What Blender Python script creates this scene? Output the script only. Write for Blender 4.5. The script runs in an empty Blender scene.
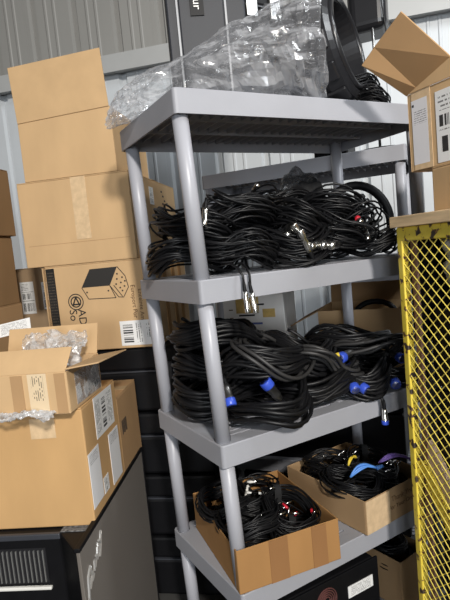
import bpy, bmesh, math, random
import numpy as np
from mathutils import Matrix, Vector, Euler
PI = math.pi
scn = bpy.context.scene
C = scn.collection
# ------------------------------------------------------------------ camera, light, exposure
cam = bpy.data.cameras.new('camera'); co = bpy.data.objects.new('camera', cam); C.objects.link(co)
cam.sensor_fit = 'VERTICAL'; cam.sensor_height = 24.0; cam.lens = 504.4 / 600 * 24; cam.clip_start = .02
yaw, pit, rol = -.5048, -.0985, -.0959
fw = Vector((-math.sin(yaw) * math.cos(pit), math.cos(yaw) * math.cos(pit), math.sin(pit)))
r0 = Vector((math.cos(yaw), math.sin(yaw), 0)); u0 = r0.cross(fw)
rt = r0 * math.cos(rol) + u0 * math.sin(rol); up = u0 * math.cos(rol) - r0 * math.sin(rol)
M = Matrix((rt, up, -fw)).transposed().to_4x4(); M.translation = (-.611, -1.1713, 1.4169)
co.matrix_world = M
scn.camera = co
w = bpy.data.worlds.new('world'); scn.world = w; w.use_nodes = True
w.node_tree.nodes['Background'].inputs[0].default_value = (.88, .94, 1.0, 1)
w.node_tree.nodes['Background'].inputs[1].default_value = .05

def area(name, loc, target, size, power, col):
    l = bpy.data.lights.new(name, 'AREA'); l.size = size; l.energy = power; l.color = col
    o = bpy.data.objects.new(name, l); C.objects.link(o); o.location = loc
    o.rotation_euler = (Vector(target) - Vector(loc)).to_track_quat('-Z', 'Y').to_euler()
    return o
area('warehouse_lamp', (-1.25, -4.7, 3.75), (.3, .5, 1.2), .42, 335, (1.0, .955, .89))
area('warehouse_lamp', (2.0, -2.0, 3.9), (1.3, 1.3, 1.4), 1.0, 70, (.93, .97, 1.0))
area('low_fill', (-3.2, -5.2, 1.75), (.6, .6, 1.2), 1.4, 140, (.9, .95, 1.0))  # broad cool fill added low at front left, source unseen
scn.view_settings.view_transform = 'Standard'; scn.view_settings.look = 'None'
scn.view_settings.gamma = 1.0; scn.view_settings.use_curve_mapping = False
scn.view_settings.exposure = 0.0
scn.cycles.transparent_max_bounces = 32

# ------------------------------------------------------------------ materials
MATS = {}
def nodes(name):
    m = bpy.data.materials.new(name); m.use_nodes = True
    nt = m.node_tree; b = nt.nodes['Principled BSDF']
    return m, nt, b
def N(nt, t, **kw):
    n = nt.nodes.new(t)
    for k, v in kw.items(): setattr(n, k, v)
    return n
def L(nt, a, b): nt.links.new(a, b)
def mat(name, col, rough=.6, metal=0., var=.06, scale=12., bump=0., bscale=80., spec=.5, stretch=(1, 1, 1)):
    if name in MATS: return MATS[name]
    m, nt, b = nodes(name)
    tc = N(nt, 'ShaderNodeTexCoord'); mp = N(nt, 'ShaderNodeMapping'); mp.inputs['Scale'].default_value = stretch
    L(nt, tc.outputs['Object'], mp.inputs['Vector'])
    nz = N(nt, 'ShaderNodeTexNoise'); nz.inputs['Scale'].default_value = scale; nz.inputs['Detail'].default_value = 5
    L(nt, mp.outputs[0], nz.inputs['Vector'])
    cr = N(nt, 'ShaderNodeValToRGB')
    cr.color_ramp.elements[0].position = .3; cr.color_ramp.elements[1].position = .72
    cr.color_ramp.elements[0].color = tuple(max(0, c * (1 - var)) for c in col) + (1,)
    cr.color_ramp.elements[1].color = tuple(min(1, c * (1 + var)) for c in col) + (1,)
    L(nt, nz.outputs[0], cr.inputs[0]); L(nt, cr.outputs[0], b.inputs['Base Color'])
    b.inputs['Roughness'].default_value = rough; b.inputs['Metallic'].default_value = metal
    b.inputs['Specular IOR Level'].default_value = spec
    if bump:
        n2 = N(nt, 'ShaderNodeTexNoise'); n2.inputs['Scale'].default_value = bscale
        L(nt, mp.outputs[0], n2.inputs['Vector'])
        bp = N(nt, 'ShaderNodeBump'); bp.inputs['Strength'].default_value = bump; bp.inputs['Distance'].default_value = .004
        L(nt, n2.outputs[0], bp.inputs['Height']); L(nt, bp.outputs[0], b.inputs['Normal'])
    MATS[name] = m
    return m
def card(name, col): return mat(name, col, .85, 0, .07, 9, .06, 40, .25, (1, 1, .35))
CARD = card('cardboard', (.56, .375, .20))
CARD_P = card('cardboard_mid_brown', (.34, .22, .115))  # darker brown for the thank-you and torn cartons
CARD_T = card('cardboard_tan', (.53, .325, .145))
CARD_SHADE = card('cardboard_shaded', (.30, .18, .085))  # shade over the left-edge pair, put into the cardboard colour
CARD2 = card('cardboard_dull', (.42, .26, .13))
CARD3 = card('cardboard_grey_brown', (.36, .25, .15))
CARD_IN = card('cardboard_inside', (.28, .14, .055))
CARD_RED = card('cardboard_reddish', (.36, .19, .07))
CARD_PALE = card('cardboard_pale', (.88, .86, .83))
TAPE = mat('packing_tape', (.56, .40, .23), .25, 0, .1, 30)
TAPE_Y = mat('yellowed_tape', (.66, .46, .16), .3, 0, .25, 25)
CLEAR_TAPE = mat('clear_tape', (.66, .48, .29), .15, 0, .12, 40)
SHELF = mat('grey_shelf_plastic', (.33, .335, .365), .5, 0, .05, 6, .05, 200)
POST = mat('grey_post_plastic', (.37, .375, .41), .38, 0, .03, 5)
RUBBER = mat('black_rubber', (.007, .007, .008), .42, 0, .2, 20, spec=.32)
RUBBER2 = mat('worn_black_rubber', (.030, .029, .029), .5, 0, .25, 20)
BLACK = mat('black_plastic', (.005, .005, .006), .5, 0, .15, 20, .08, 300, .2)
BLACK_SH = mat('glossy_black_plastic', (.016, .016, .018), .3, 0, .1, 10)
CHARCOAL_D = mat('dark_charcoal_panel', (.022, .024, .030), .5, 0, .08, 8, .1, 400, .3)
TRIM = mat('grey_trim', (.22, .23, .25), .4)
PALE_METAL = mat('pale_metal_paint', (.55, .54, .52), .3, .6)
SLAT_M = mat('grey_slat_paint', (.17, .17, .165), .35)
CHARCOAL = mat('charcoal_panel', (.04, .043, .052), .45, 0, .08, 8, .1, 400)
FABRIC = mat('black_cloth', (.012, .012, .013), .9, 0, .2, 60, .3, 300)
NET = mat('grey_net_cloth', (.10, .10, .105), .85, 0, .2, 60, .4, 300)
SILVER = mat('nickel_metal', (.72, .71, .68), .25, 1., .05)
SILVER_D = mat('dull_metal', (.42, .42, .42), .35, 1., .05)
BLUE = mat('blue_plastic', (.04, .09, .55), .35)
BLUE_C = mat('blue_cable_jacket', (.10, .28, .72), .45)
PURPLE = mat('purple_cable_jacket', (.33, .20, .66), .45)
YEL_C = mat('yellow_cable_jacket', (.75, .55, .05), .45)
RED = mat('red_plastic', (.6, .02, .04), .35)
WHITE = mat('white_plastic', (.75, .74, .70), .4)
INK = mat('black_ink', (.02, .018, .016), .7)
INK_BLUE = mat('blue_ink', (.12, .16, .42), .7)
INK_BROWN = mat('brown_ink', (.13, .07, .03), .8)
PAPER = mat('white_paper', (.80, .80, .79), .6, 0, .03)
WOOD = mat('pine_wood', (.80, .58, .34), .7, 0, .25, 6, .15, 60, .3, (1, 1, 9))
WOOD_D = mat('aged_wood', (.26, .15, .11), .8, 0, .25, 6, .15, 60, .3, (1, 9, 1))
PINKWOOD = mat('beige_wood', (.58, .42, .30), .8, 0, .15, 8)
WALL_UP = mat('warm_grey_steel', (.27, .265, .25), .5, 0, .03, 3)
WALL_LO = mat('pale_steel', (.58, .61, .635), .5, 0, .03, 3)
GIRT = mat('grey_girt_steel', (.40, .405, .40), .45, 0, .06, 4)
FLOOR = mat('concrete', (.06, .058, .055), .8, 0, .2, 4, .1, 60)
SPECK = mat('speckled_carpet', (.12, .12, .12), .95, 0, .9, 120, .3, 200)
FOAM = mat('crumpled_white_film', (.62, .63, .64), .35, 0, .12, 20, .3, 30)

def yellow_paint():
    m, nt, b = nodes('chipped_yellow_paint')
    tc = N(nt, 'ShaderNodeTexCoord')
    nz = N(nt, 'ShaderNodeTexNoise'); nz.inputs['Scale'].default_value = 38; nz.inputs['Detail'].default_value = 8
    L(nt, tc.outputs['Object'], nz.inputs['Vector'])
    cr = N(nt, 'ShaderNodeValToRGB'); e = cr.color_ramp.elements
    e[0].position = .36; e[0].color = (.05, .04, .03, 1); e[1].position = .41; e[1].color = (.22, .10, .04, 1)
    a = e.new(.43); a.color = (.76, .58, .06, 1); a2 = e.new(.8); a2.color = (.84, .67, .10, 1)
    L(nt, nz.outputs[0], cr.inputs[0]); L(nt, cr.outputs[0], b.inputs['Base Color'])
    b.inputs['Roughness'].default_value = .45
    return m
YELLOW = yellow_paint()
YELLOW_M = mat('yellow_mesh_paint', (.80, .63, .12), .45, 0, .3, 25)

def grille_cloth():
    m, nt, b = nodes('woven_grille_cloth')
    tc = N(nt, 'ShaderNodeTexCoord')
    wv = N(nt, 'ShaderNodeTexWave', wave_type='BANDS', bands_direction='Z'); wv.inputs['Scale'].default_value = 90
    wv.inputs['Distortion'].default_value = 1.0
    wv2 = N(nt, 'ShaderNodeTexWave', wave_type='BANDS', bands_direction='Y'); wv2.inputs['Scale'].default_value = 90
    L(nt, tc.outputs['Object'], wv.inputs[0]); L(nt, tc.outputs['Object'], wv2.inputs[0])
    mx = N(nt, 'ShaderNodeMath', operation='MULTIPLY'); L(nt, wv.outputs[1], mx.inputs[0]); L(nt, wv2.outputs[1], mx.inputs[1])
    cr = N(nt, 'ShaderNodeValToRGB')
    cr.color_ramp.elements[0].color = (.13, .115, .10, 1); cr.color_ramp.elements[1].color = (.30, .275, .25, 1)
    L(nt, mx.outputs[0], cr.inputs[0]); L(nt, cr.outputs[0], b.inputs['Base Color'])
    b.inputs['Roughness'].default_value = .85
    return m
GRILLE = grille_cloth()

def clear_film(name, base=.10, amp=.55, tint=(.86, .88, .92), scale=9., rough=.12, stretch=(1, 1, 1)):
    """thin film: mostly see-through, milky along the wrinkles, glossy all over"""
    m, nt, b = nodes(name)
    out = nt.nodes['Material Output']; nt.nodes.remove(b)
    tc = N(nt, 'ShaderNodeTexCoord')
    n1 = N(nt, 'ShaderNodeTexNoise'); n1.inputs['Scale'].default_value = scale; n1.inputs['Detail'].default_value = 7
    n1.inputs['Distortion'].default_value = 1.5
    mp = N(nt, 'ShaderNodeMapping'); mp.inputs['Scale'].default_value = stretch; L(nt, tc.outputs['Object'], mp.inputs['Vector'])
    L(nt, mp.outputs[0], n1.inputs['Vector'])
    bp = N(nt, 'ShaderNodeBump'); bp.inputs['Strength'].default_value = .5; bp.inputs['Distance'].default_value = .02
    L(nt, n1.outputs[0], bp.inputs['Height'])
    tr = N(nt, 'ShaderNodeBsdfTransparent'); tr.inputs[0].default_value = (.97, .975, .98, 1)
    df = N(nt, 'ShaderNodeBsdfDiffuse'); df.inputs[0].default_value = tint + (1,)
    tl = N(nt, 'ShaderNodeBsdfTranslucent'); tl.inputs[0].default_value = tint + (1,)
    milky = N(nt, 'ShaderNodeMixShader'); milky.inputs[0].default_value = .4
    L(nt, df.outputs[0], milky.inputs[1]); L(nt, tl.outputs[0], milky.inputs[2])
    def ridge(src, k):
        d = N(nt, 'ShaderNodeMath', operation='SUBTRACT'); L(nt, src, d.inputs[0]); d.inputs[1].default_value = .5
        ab_ = N(nt, 'ShaderNodeMath', operation='ABSOLUTE'); L(nt, d.outputs[0], ab_.inputs[0])
        m_ = N(nt, 'ShaderNodeMapRange'); m_.inputs[1].default_value = 0; m_.inputs[2].default_value = k; m_.inputs[3].default_value = 1; m_.inputs[4].default_value = 0
        L(nt, ab_.outputs[0], m_.inputs[0]); return m_.outputs[0]
    n3 = N(nt, 'ShaderNodeTexNoise'); n3.inputs['Scale'].default_value = scale * 2.3; n3.inputs['Detail'].default_value = 3; n3.inputs['Distortion'].default_value = 2.
    L(nt, mp.outputs[0], n3.inputs['Vector'])
    sm = N(nt, 'ShaderNodeMath', operation='MAXIMUM'); L(nt, ridge(n1.outputs[0], .09), sm.inputs[0]); L(nt, ridge(n3.outputs[0], .012), sm.inputs[1])
    mr = N(nt, 'ShaderNodeMapRange'); mr.inputs[1].default_value = 0; mr.inputs[2].default_value = 1
    mr.inputs[3].default_value = base; mr.inputs[4].default_value = amp
    L(nt, sm.outputs[0], mr.inputs[0])
    mix = N(nt, 'ShaderNodeMixShader'); L(nt, mr.outputs[0], mix.inputs[0]); L(nt, tr.outputs[0], mix.inputs[1]); L(nt, milky.outputs[0], mix.inputs[2])
    gl = N(nt, 'ShaderNodeBsdfGlossy'); gl.inputs['Roughness'].default_value = rough; L(nt, bp.outputs[0], gl.inputs['Normal'])
    fr = N(nt, 'ShaderNodeFresnel'); fr.inputs[0].default_value = 1.5
    fa = N(nt, 'ShaderNodeMath', operation='MULTIPLY'); L(nt, fr.outputs[0], fa.inputs[0]); fa.inputs[1].default_value = 1.2
    fc = N(nt, 'ShaderNodeMath', operation='MINIMUM'); L(nt, fa.outputs[0], fc.inputs[0]); fc.inputs[1].default_value = .35
    mx2 = N(nt, 'ShaderNodeMixShader'); L(nt, fc.outputs[0], mx2.inputs[0]); L(nt, mix.outputs[0], mx2.inputs[1]); L(nt, gl.outputs[0], mx2.inputs[2])
    L(nt, mx2.outputs[0], out.inputs[0])
    return m
FILM = clear_film('clear_plastic_film', .12, .42, (.9, .91, .95), 7, .1, (.4, 1, 1.5))
FILM2 = clear_film('clear_pouch_film', .12, .55, (.88, .86, .86), 16)

def label_mat(name, blocks, paper=(.80, .80, .79), ink=(.03, .03, .03)):
    """printed label: blocks = (kind, u0, u1, v0, v1, freq) in 0..1 over the label"""
    m, nt, b = nodes(name)
    tc = N(nt, 'ShaderNodeTexCoord'); sp = N(nt, 'ShaderNodeSeparateXYZ'); L(nt, tc.outputs['Generated'], sp.inputs[0])
    U, V = sp.outputs[0], sp.outputs[2]
    def mth(op, a, bb=None):
        n = N(nt, 'ShaderNodeMath', operation=op)
        for i, x in enumerate((a, bb)):
            if x is None: continue
            if isinstance(x, (int, float)): n.inputs[i].default_value = x
            else: L(nt, x, n.inputs[i])
        return n.outputs[0]
    total = None
    for kind, a0, a1, b0, b1, fr in blocks:
        msk = mth('MULTIPLY', mth('MULTIPLY', mth('GREATER_THAN', U, a0), mth('LESS_THAN', U, a1)),
                  mth('MULTIPLY', mth('GREATER_THAN', V, b0), mth('LESS_THAN', V, b1)))
        if kind in ('bars', 'vbars'):
            nz = N(nt, 'ShaderNodeTexWhiteNoise', noise_dimensions='1D')
            L(nt, mth('FLOOR', mth('MULTIPLY', U if kind == 'bars' else V, fr)), nz.inputs['W'])
            msk = mth('MULTIPLY', msk, mth('GREATER_THAN', nz.outputs[0], .45))
        elif kind in ('text', 'vtext'):
            P, Q = (U, V) if kind == 'text' else (V, U)
            row = mth('FRACT', mth('MULTIPLY', Q, fr)); rowi = mth('FLOOR', mth('MULTIPLY', Q, fr))
            cb = N(nt, 'ShaderNodeCombineXYZ'); L(nt, mth('FLOOR', mth('MULTIPLY', P, fr * 2.2)), cb.inputs[0]); L(nt, rowi, cb.inputs[1])
            nz = N(nt, 'ShaderNodeTexWhiteNoise', noise_dimensions='2D'); L(nt, cb.outputs[0], nz.inputs[0])
            msk = mth('MULTIPLY', msk, mth('MULTIPLY', mth('GREATER_THAN', nz.outputs[0], .35), mth('MULTIPLY', mth('GREATER_THAN', row, .3), mth('LESS_THAN', row, .68))))
            msk = mth('MULTIPLY', msk, .8)
        total = msk if total is None else mth('MAXIMUM', total, msk)
    mx = N(nt, 'ShaderNodeMix', data_type='RGBA')
    mx.inputs[6].default_value = paper + (1,); mx.inputs[7].default_value = ink + (1,)
    L(nt, total, mx.inputs[0]); L(nt, mx.outputs[2], b.inputs['Base Color']); b.inputs['Roughness'].default_value = .5
    return m
LAB_SHIP = label_mat('shipping_label_print', [('text', .08, .6, .72, .95, 22), ('black', .05, .95, .68, .69, 1), ('bars', .12, .75, .46, .64, 60), ('black', .05, .95, .40, .415, 1), ('bars', .1, .9, .08, .34, 70)])
LAB_SIDE = label_mat('sideways_label_print', [('vtext', .06, .3, .1, .9, 18), ('vbars', .38, .58, .12, .88, 60), ('vtext', .66, .92, .1, .9, 16)])
LAB_BAR = label_mat('barcode_label_print', [('vbars', .08, .36, .12, .9, 60), ('vtext', .45, .6, .1, .9, 16), ('vtext', .75, .92, .3, .9, 14)])
LAB_TEXT = label_mat('address_label_print', [('text', .1, .9, .1, .9, 20)])
LAB_PLAIN = label_mat('packing_list_print', [('black', .02, .16, .90, .94, 1), ('text', .12, .92, .62, .84, 30)], (.74, .73, .75))
LAB_SHEET = label_mat('white_sheet_print', [('text', .1, .9, .78, .95, 26)], (.82, .82, .83))
LAB_TAPE = label_mat('printed_tape_print', [('vtext', .18, .82, .35, .95, 9)], (.70, .55, .36))
LAB_MIX = label_mat('carrier_label_print', [('text', .1, .7, .72, .95, 16), ('bars', .1, .8, .5, .66, 40), ('black', .75, 1, .38, .46, 1), ('bars', .15, .75, .14, .36, 26), ('text', .1, .8, .40, .46, 12)])
LAB_CRATE = label_mat('dark_band_print', [('text', .1, .9, .05, .95, 26)], (.012, .011, .010), (.10, .08, .06))

# ------------------------------------------------------------------ mesh helpers
class MB:
    def __init__(s): s.v = []; s.f = []
    def add(s, vs, fs):
        o = len(s.v); s.v += [tuple(x) for x in vs]; s.f += [tuple(i + o for i in f) for f in fs]; return s
    def box(s, x0, x1, y0, y1, z0, z1, Mx=None):
        vs = [Vector((x, y, z)) for z in (z0, z1) for y in (y0, y1) for x in (x0, x1)]
        if Mx is not None: vs = [Mx @ v for v in vs]
        return s.add(vs, [(0, 2, 3, 1), (4, 5, 7, 6), (0, 1, 5, 4), (2, 6, 7, 3), (1, 3, 7, 5), (0, 4, 6, 2)])
    def cyl(s, p0, p1, r0, r1=None, n=16, caps=True):
        p0, p1 = Vector(p0), Vector(p1); r1 = r0 if r1 is None else r1
        d = (p1 - p0).normalized(); a = d.orthogonal().normalized(); b = d.cross(a)
        vs = [p + (a * math.cos(2 * PI * i / n) + b * math.sin(2 * PI * i / n)) * r for p, r in ((p0, r0), (p1, r1)) for i in range(n)]
        fs = [(i, (i + 1) % n, n + (i + 1) % n, n + i) for i in range(n)]
        if caps: fs += [tuple(range(n - 1, -1, -1)), tuple(range(n, 2 * n))]
        return s.add(vs, fs)
    def lathe(s, prof, p0, d, n=20):
        """prof: list of (distance along d, radius)"""
        p0 = Vector(p0); d = Vector(d).normalized(); a = d.orthogonal().normalized(); b = d.cross(a)
        vs = [p0 + d * t + (a * math.cos(2 * PI * i / n) + b * math.sin(2 * PI * i / n)) * r for t, r in prof for i in range(n)]
        fs = [(k * n + i, k * n + (i + 1) % n, (k + 1) * n + (i + 1) % n, (k + 1) * n + i) for k in range(len(prof) - 1) for i in range(n)]
        fs += [tuple(range(n - 1, -1, -1)), tuple(range((len(prof) - 1) * n, len(prof) * n))]
        return s.add(vs, fs)
    def prism(s, poly, z0, z1):
        n = len(poly)
        vs = [(x, y, z) for z in (z0, z1) for x, y in poly]
        fs = [(i, (i + 1) % n, n + (i + 1) % n, n + i) for i in range(n)] + [tuple(range(n - 1, -1, -1)), tuple(range(n, 2 * n))]
        return s.add(vs, fs)
    def tube(s, pts, r, n=6, closed=False):
        P = np.asarray(pts, float); m = len(P)
        T = (np.roll(P, -1, 0) - np.roll(P, 1, 0)) if closed else np.gradient(P, axis=0)
        T /= np.linalg.norm(T, axis=1)[:, None] + 1e-12
        S = np.cross(T, [0.03, 0.02, 1.0]); S /= np.linalg.norm(S, axis=1)[:, None] + 1e-9
        for i in range(1, m):
            if S[i] @ S[i - 1] < 0: S[i] = -S[i]
        Uu = np.cross(S, T)
        R = np.broadcast_to(np.asarray(r, float), (m,))[:, None]
        vs = []
        ang = [2 * PI * k / n for k in range(n)]
        ring = np.stack([P + R * (S * math.cos(a) + Uu * math.sin(a)) for a in ang], 1).reshape(-1, 3)
        fs = [(i * n + k, i * n + (k + 1) % n, ((i + 1) % m) * n + (k + 1) % n, ((i + 1) % m) * n + k) for i in range(m if closed else m - 1) for k in range(n)]
        if not closed: fs += [tuple(range(n - 1, -1, -1)), tuple(range((m - 1) * n, m * n))]
        return s.add(ring.tolist(), fs)
    def mesh(s, name, m, smooth=False):
        me = bpy.data.meshes.new(name); me.from_pydata([tuple(v) for v in s.v], [], s.f)
        bm = bmesh.new(); bm.from_mesh(me); bmesh.ops.recalc_face_normals(bm, faces=bm.faces); bm.to_mesh(me); bm.free()
        if m: me.materials.append(m)
        if smooth: me.polygons.foreach_set('use_smooth', [True] * len(me.polygons))
        return me
    def obj(s, name, m, parent=None, smooth=False, bevel=0., seg=2, loc=None, mx=None):
        o = link(name, s.mesh(name, m, smooth), parent)
        if bevel:
            b = o.modifiers.new('bevel', 'BEVEL'); b.width = bevel; b.segments = seg; b.limit_method = 'ANGLE'; b.angle_limit = .6
        if loc is not None: o.location = loc
        if mx is not None: o.matrix_basis = mx
        return o
def link(name, me, parent=None):
    o = bpy.data.objects.new(name, me); C.objects.link(o)
    if parent is not None: o.parent = parent
    return o
def tag(o, label=None, cat=None, group=None, kind=None):
    if label: o['label'] = label
    if cat: o['category'] = cat
    if group: o['group'] = group
    if kind: o['kind'] = kind
    return o
def thing(name, label, cat, loc=(0, 0, 0), rotz=0., group=None, rot=None):
    o = bpy.data.objects.new(name, None); C.objects.link(o); o.empty_display_size = .05
    o.location = loc; o.rotation_euler = rot if rot else (0, 0, rotz)
    return tag(o, label, cat, group)
FACE = {'front': 0., 'right': PI / 2, 'left': -PI / 2, 'back': PI}
def face_mx(face, pos, roll=0.):
    return Matrix.Translation(pos) @ Matrix.Rotation(FACE[face], 4, 'Z') @ Matrix.Rotation(roll, 4, 'Y')
def sticker(parent, face, pos, w, h, m, name='shipping_label', roll=0., t=.0012, label=None):
    o = MB().box(-w / 2, w / 2, -t, 0, -h / 2, h / 2).obj(name, m, parent, mx=face_mx(face, pos, roll))
    if label: o['label'] = label
    return o
def text(parent, face, pos, s, size, m, roll=0., align='CENTER', name='printed_text', ext=.0005):
    cu = bpy.data.curves.new(name, 'FONT'); cu.body = s; cu.size = size; cu.align_x = align; cu.align_y = 'CENTER'; cu.extrude = ext
    cu.resolution_u = 3
    tmp = bpy.data.objects.new('tmp', cu); C.objects.link(tmp)
    dg = bpy.context.evaluated_depsgraph_get(); me = bpy.data.meshes.new_from_object(tmp.evaluated_get(dg))
    bpy.data.objects.remove(tmp); me.name = name; me.materials.clear(); me.materials.append(m)
    o = link(name, me, parent); o.matrix_basis = face_mx(face, pos, roll) @ Matrix.Rotation(PI / 2, 4, 'X')
    return o

def carton(name, label, loc, rot, w, d, h, m=CARD, cat='box', group=None, tape=True, seam_front=None):
    """closed carton; loc = front right bottom corner, local x to the right, y away"""
    p = Vector((loc[0], loc[1], loc[2])) - Matrix.Rotation(rot, 3, 'Z') @ Vector((w, 0, 0))
    t = thing(name, label, cat, p, rot, group)
    MB().box(0, w, 0, d, 0, h - .004).obj('body', m, t, bevel=.004)
    MB().box(.001, w - .001, .001, d / 2 - .001, h - .004, h).obj('flap', m, t, bevel=.0015)
    MB().box(.001, w - .001, d / 2 + .001, d - .001, h - .004, h).obj('flap', m, t, bevel=.0015)
    if tape: MB().box(-.0008, w + .0008, d / 2 - .025, d / 2 + .025, h, h + .0008).obj('packing_tape', TAPE, t)
    return t
def open_carton(name, label, loc, rot, w, d, h, m=CARD, inner=CARD_IN, flaps=(), cat='box', group=None, th=.004, origin='FR'):
    """open carton; flaps = (side, length, angle from horizontal outward, twist); a panel each side"""
    p = Vector(loc) - (Matrix.Rotation(rot, 3, 'Z') @ Vector((w, 0, 0)) if origin == 'FR' else Vector())
    t = thing(name, label, cat, p, rot, group)
    b = MB(); b.box(0, w, 0, d, 0, th)
    b.box(0, w, 0, th, 0, h); b.box(0, w, d - th, d, 0, h)
    b.box(0, th, th, d - th, 0, h); b.box(w - th, w, th, d - th, 0, h)
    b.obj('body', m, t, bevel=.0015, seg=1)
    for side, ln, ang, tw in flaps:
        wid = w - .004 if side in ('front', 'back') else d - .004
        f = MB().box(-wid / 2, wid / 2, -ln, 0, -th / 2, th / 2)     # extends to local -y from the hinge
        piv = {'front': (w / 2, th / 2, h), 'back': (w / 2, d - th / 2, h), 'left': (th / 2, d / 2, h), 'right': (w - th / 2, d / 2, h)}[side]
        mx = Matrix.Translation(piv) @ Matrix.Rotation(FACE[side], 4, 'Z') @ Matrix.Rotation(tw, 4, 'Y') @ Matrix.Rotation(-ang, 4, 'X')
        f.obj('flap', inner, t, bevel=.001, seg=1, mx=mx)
    return t

# ------------------------------------------------------------------ the setting
R_W = math.radians(138 - 180)                 # wall runs along this heading (to the right)
W0 = Vector((.5, 2.262, 0))
EW = Vector((math.cos(R_W), math.sin(R_W), 0)); NW = Vector((-EW.y, EW.x, 0))
MB().box(-5, 5, -5, 5, -.05, 0).obj('floor', FLOOR, mx=Matrix.Translation((.3, 0, 0)))['kind'] = 'structure'
MWALL = Matrix.Translation(W0) @ Matrix.Rotation(R_W, 4, 'Z')
wall = MB().box(-3.3, 3.3, .06, .10, 0, 5.0).obj('wall_back', WALL_LO, mx=MWALL); wall['kind'] = 'structure'
def panel_mesh(z0, z1, m, name):
    """ribbed steel sheet .915 wide: three deep channels and two small ribs between them"""
    prof = []
    for k in range(3):
        x = k * .305
        prof += [(x, 0), (x + .030, 0), (x + .045, .028), (x + .075, .028), (x + .090, 0)]
        for q in (.150, .215):
            prof += [(x + q, 0), (x + q + .006, -.005), (x + q + .018, -.005), (x + q + .024, 0)]
    prof += [(.9145, 0)]
    n = len(prof)
    vs = [(x, y, z) for z in (z0, z1) for x, y in prof] + [(x, y + .004, z) for z in (z0, z1) for x, y in prof]
    fs = [(i, i + 1, n + i + 1, n + i) for i in range(n - 1)] + [(2 * n + i, 2 * n + n + i, 2 * n + n + i + 1, 2 * n + i + 1) for i in range(n - 1)]
    fs += [(i, 2 * n + i, 2 * n + i + 1, i + 1) for i in range(n - 1)] + [(n + i, n + i + 1, 3 * n + i + 1, 3 * n + i) for i in range(n - 1)]
    fs += [(0, n, 3 * n, 2 * n), (n - 1, 3 * n - 1, 4 * n - 1, 2 * n - 1)]
    return MB().add(vs, fs).mesh(name, m)
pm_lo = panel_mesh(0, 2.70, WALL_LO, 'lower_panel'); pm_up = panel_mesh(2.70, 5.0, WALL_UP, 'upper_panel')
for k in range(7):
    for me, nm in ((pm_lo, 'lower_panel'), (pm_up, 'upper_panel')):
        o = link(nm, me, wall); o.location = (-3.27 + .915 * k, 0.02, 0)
g = MB(); g.box(-3.3, 3.3, -.07, .012, 2.66, 2.664); g.box(-3.3, 3.3, -.074, -.070, 2.645, 2.755); g.box(-3.3, 3.3, -.07, .012, 2.751, 2.755)
g.obj('trim_1', GIRT, mx=MWALL)['kind'] = 'structure'

# ------------------------------------------------------------------ shelving units
SW, SD, LIP = .914, .452, .063
def rrect(w, d, r, x0=0., y0=0., n=5):
    pts = []
    for cx, cy, a0 in ((w - r, r, -PI / 2), (w - r, d - r, 0), (r, d - r, PI / 2), (r, r, PI)):
        for i in range(n + 1):
            a = a0 + PI / 2 * i / n; pts.append((x0 + cx + r * math.cos(a), y0 + cy + r * math.sin(a)))
    return pts
def shelf_mesh():
    b = MB()
    o = rrect(SW, SD, .011); i_ = rrect(SW - .012, SD - .012, .006, .006, .006); n = len(o)
    i2 = rrect(SW - .07, SD - .07, .01, .035, .035)
    def ring(A, za, B, zb): b.add([(x, y, za) for x, y in A] + [(x, y, zb) for x, y in B], [(k, (k + 1) % n, n + (k + 1) % n, n + k) for k in range(n)])
    lo = rrect(SW - .004, SD - .004, .010, .002, .002)
    ring(lo, 0, o, -.003); ring(o, -.003, o, -LIP); ring(o, -LIP, i_, -LIP); ring(i_, -LIP, i_, -.012)
    ring(i_, -.012, i2, -.012); ring(i2, -.012, i2, 0); ring(i2, 0, lo, 0)
    k = 0
    y = .035
    while y < SD - .04:                                   # slats with slots between them
        b.box(.034, SW - .034, y, min(y + .020, SD - .034), -.011, -.0005); y += .029
    for q in range(9):
        x = .034 + q * (SW - .068 - .03) / 8; b.box(x, x + .03, .034, SD - .034, -.012, -.0002)
    for q in range(25):                                   # ribs underneath
        x = .04 + q * (SW - .08) / 24; b.box(x - .0015, x + .0015, .006, SD - .006, -.034, -.011)
    for yy in (.15, .30): b.box(.006, SW - .006, yy - .002, yy + .002, -.04, -.011)
    return b.mesh('shelf', SHELF)
shelf_me = shelf_mesh()
def shelving(label, loc, rotz, zs, lx, twist=0.):
    t = thing('shelving_unit', label, 'shelf', loc, rotz)
    def at(x, y, z):                       # a leaning, slightly twisted plastic unit
        f = twist * (z - 1.37); dy = y - SD
        return (lx * z + x * math.cos(f) - dy * math.sin(f), SD + x * math.sin(f) + dy * math.cos(f), z)
    for z in zs:
        s = link('shelf', shelf_me, t); s.location = at(0, 0, z); s.rotation_euler = (0, 0, twist * (z - 1.37))
    for a in range(len(zs) - 1):
        z1, z0 = zs[a] - .012, zs[a + 1] - .01
        for x in (.025, SW - .030):
            for y in (.034, SD - .034):
                MB().cyl(at(x, y, z0), at(x, y, z1), .0215, n=24).obj('post', POST, t, smooth=False)
    return t
LX = -.0262
unit = shelving('tall grey plastic shelving unit loaded with black cables, standing skewed in front', (0, 0, 0), 0, (1.83, 1.3443, .8919, .4532, .063), LX, -.028)
U2R = math.radians(-52.)
U2 = Vector((.517 - .005, 1.02 - .04, 0))
unit2 = shelving('second grey plastic shelving unit behind, along the metal wall', U2, U2R, (1.772, 1.288, .836, .40, .063), 0)
for u in (unit, unit2):
    for o in u.children:
        if o.name.startswith('post'):
            for p in o.data.polygons: p.use_smooth = len(p.vertices) == 4
def u2(x, y, z=0): return U2 + Matrix.Rotation(U2R, 3, 'Z') @ Vector((x, y, z))

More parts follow.
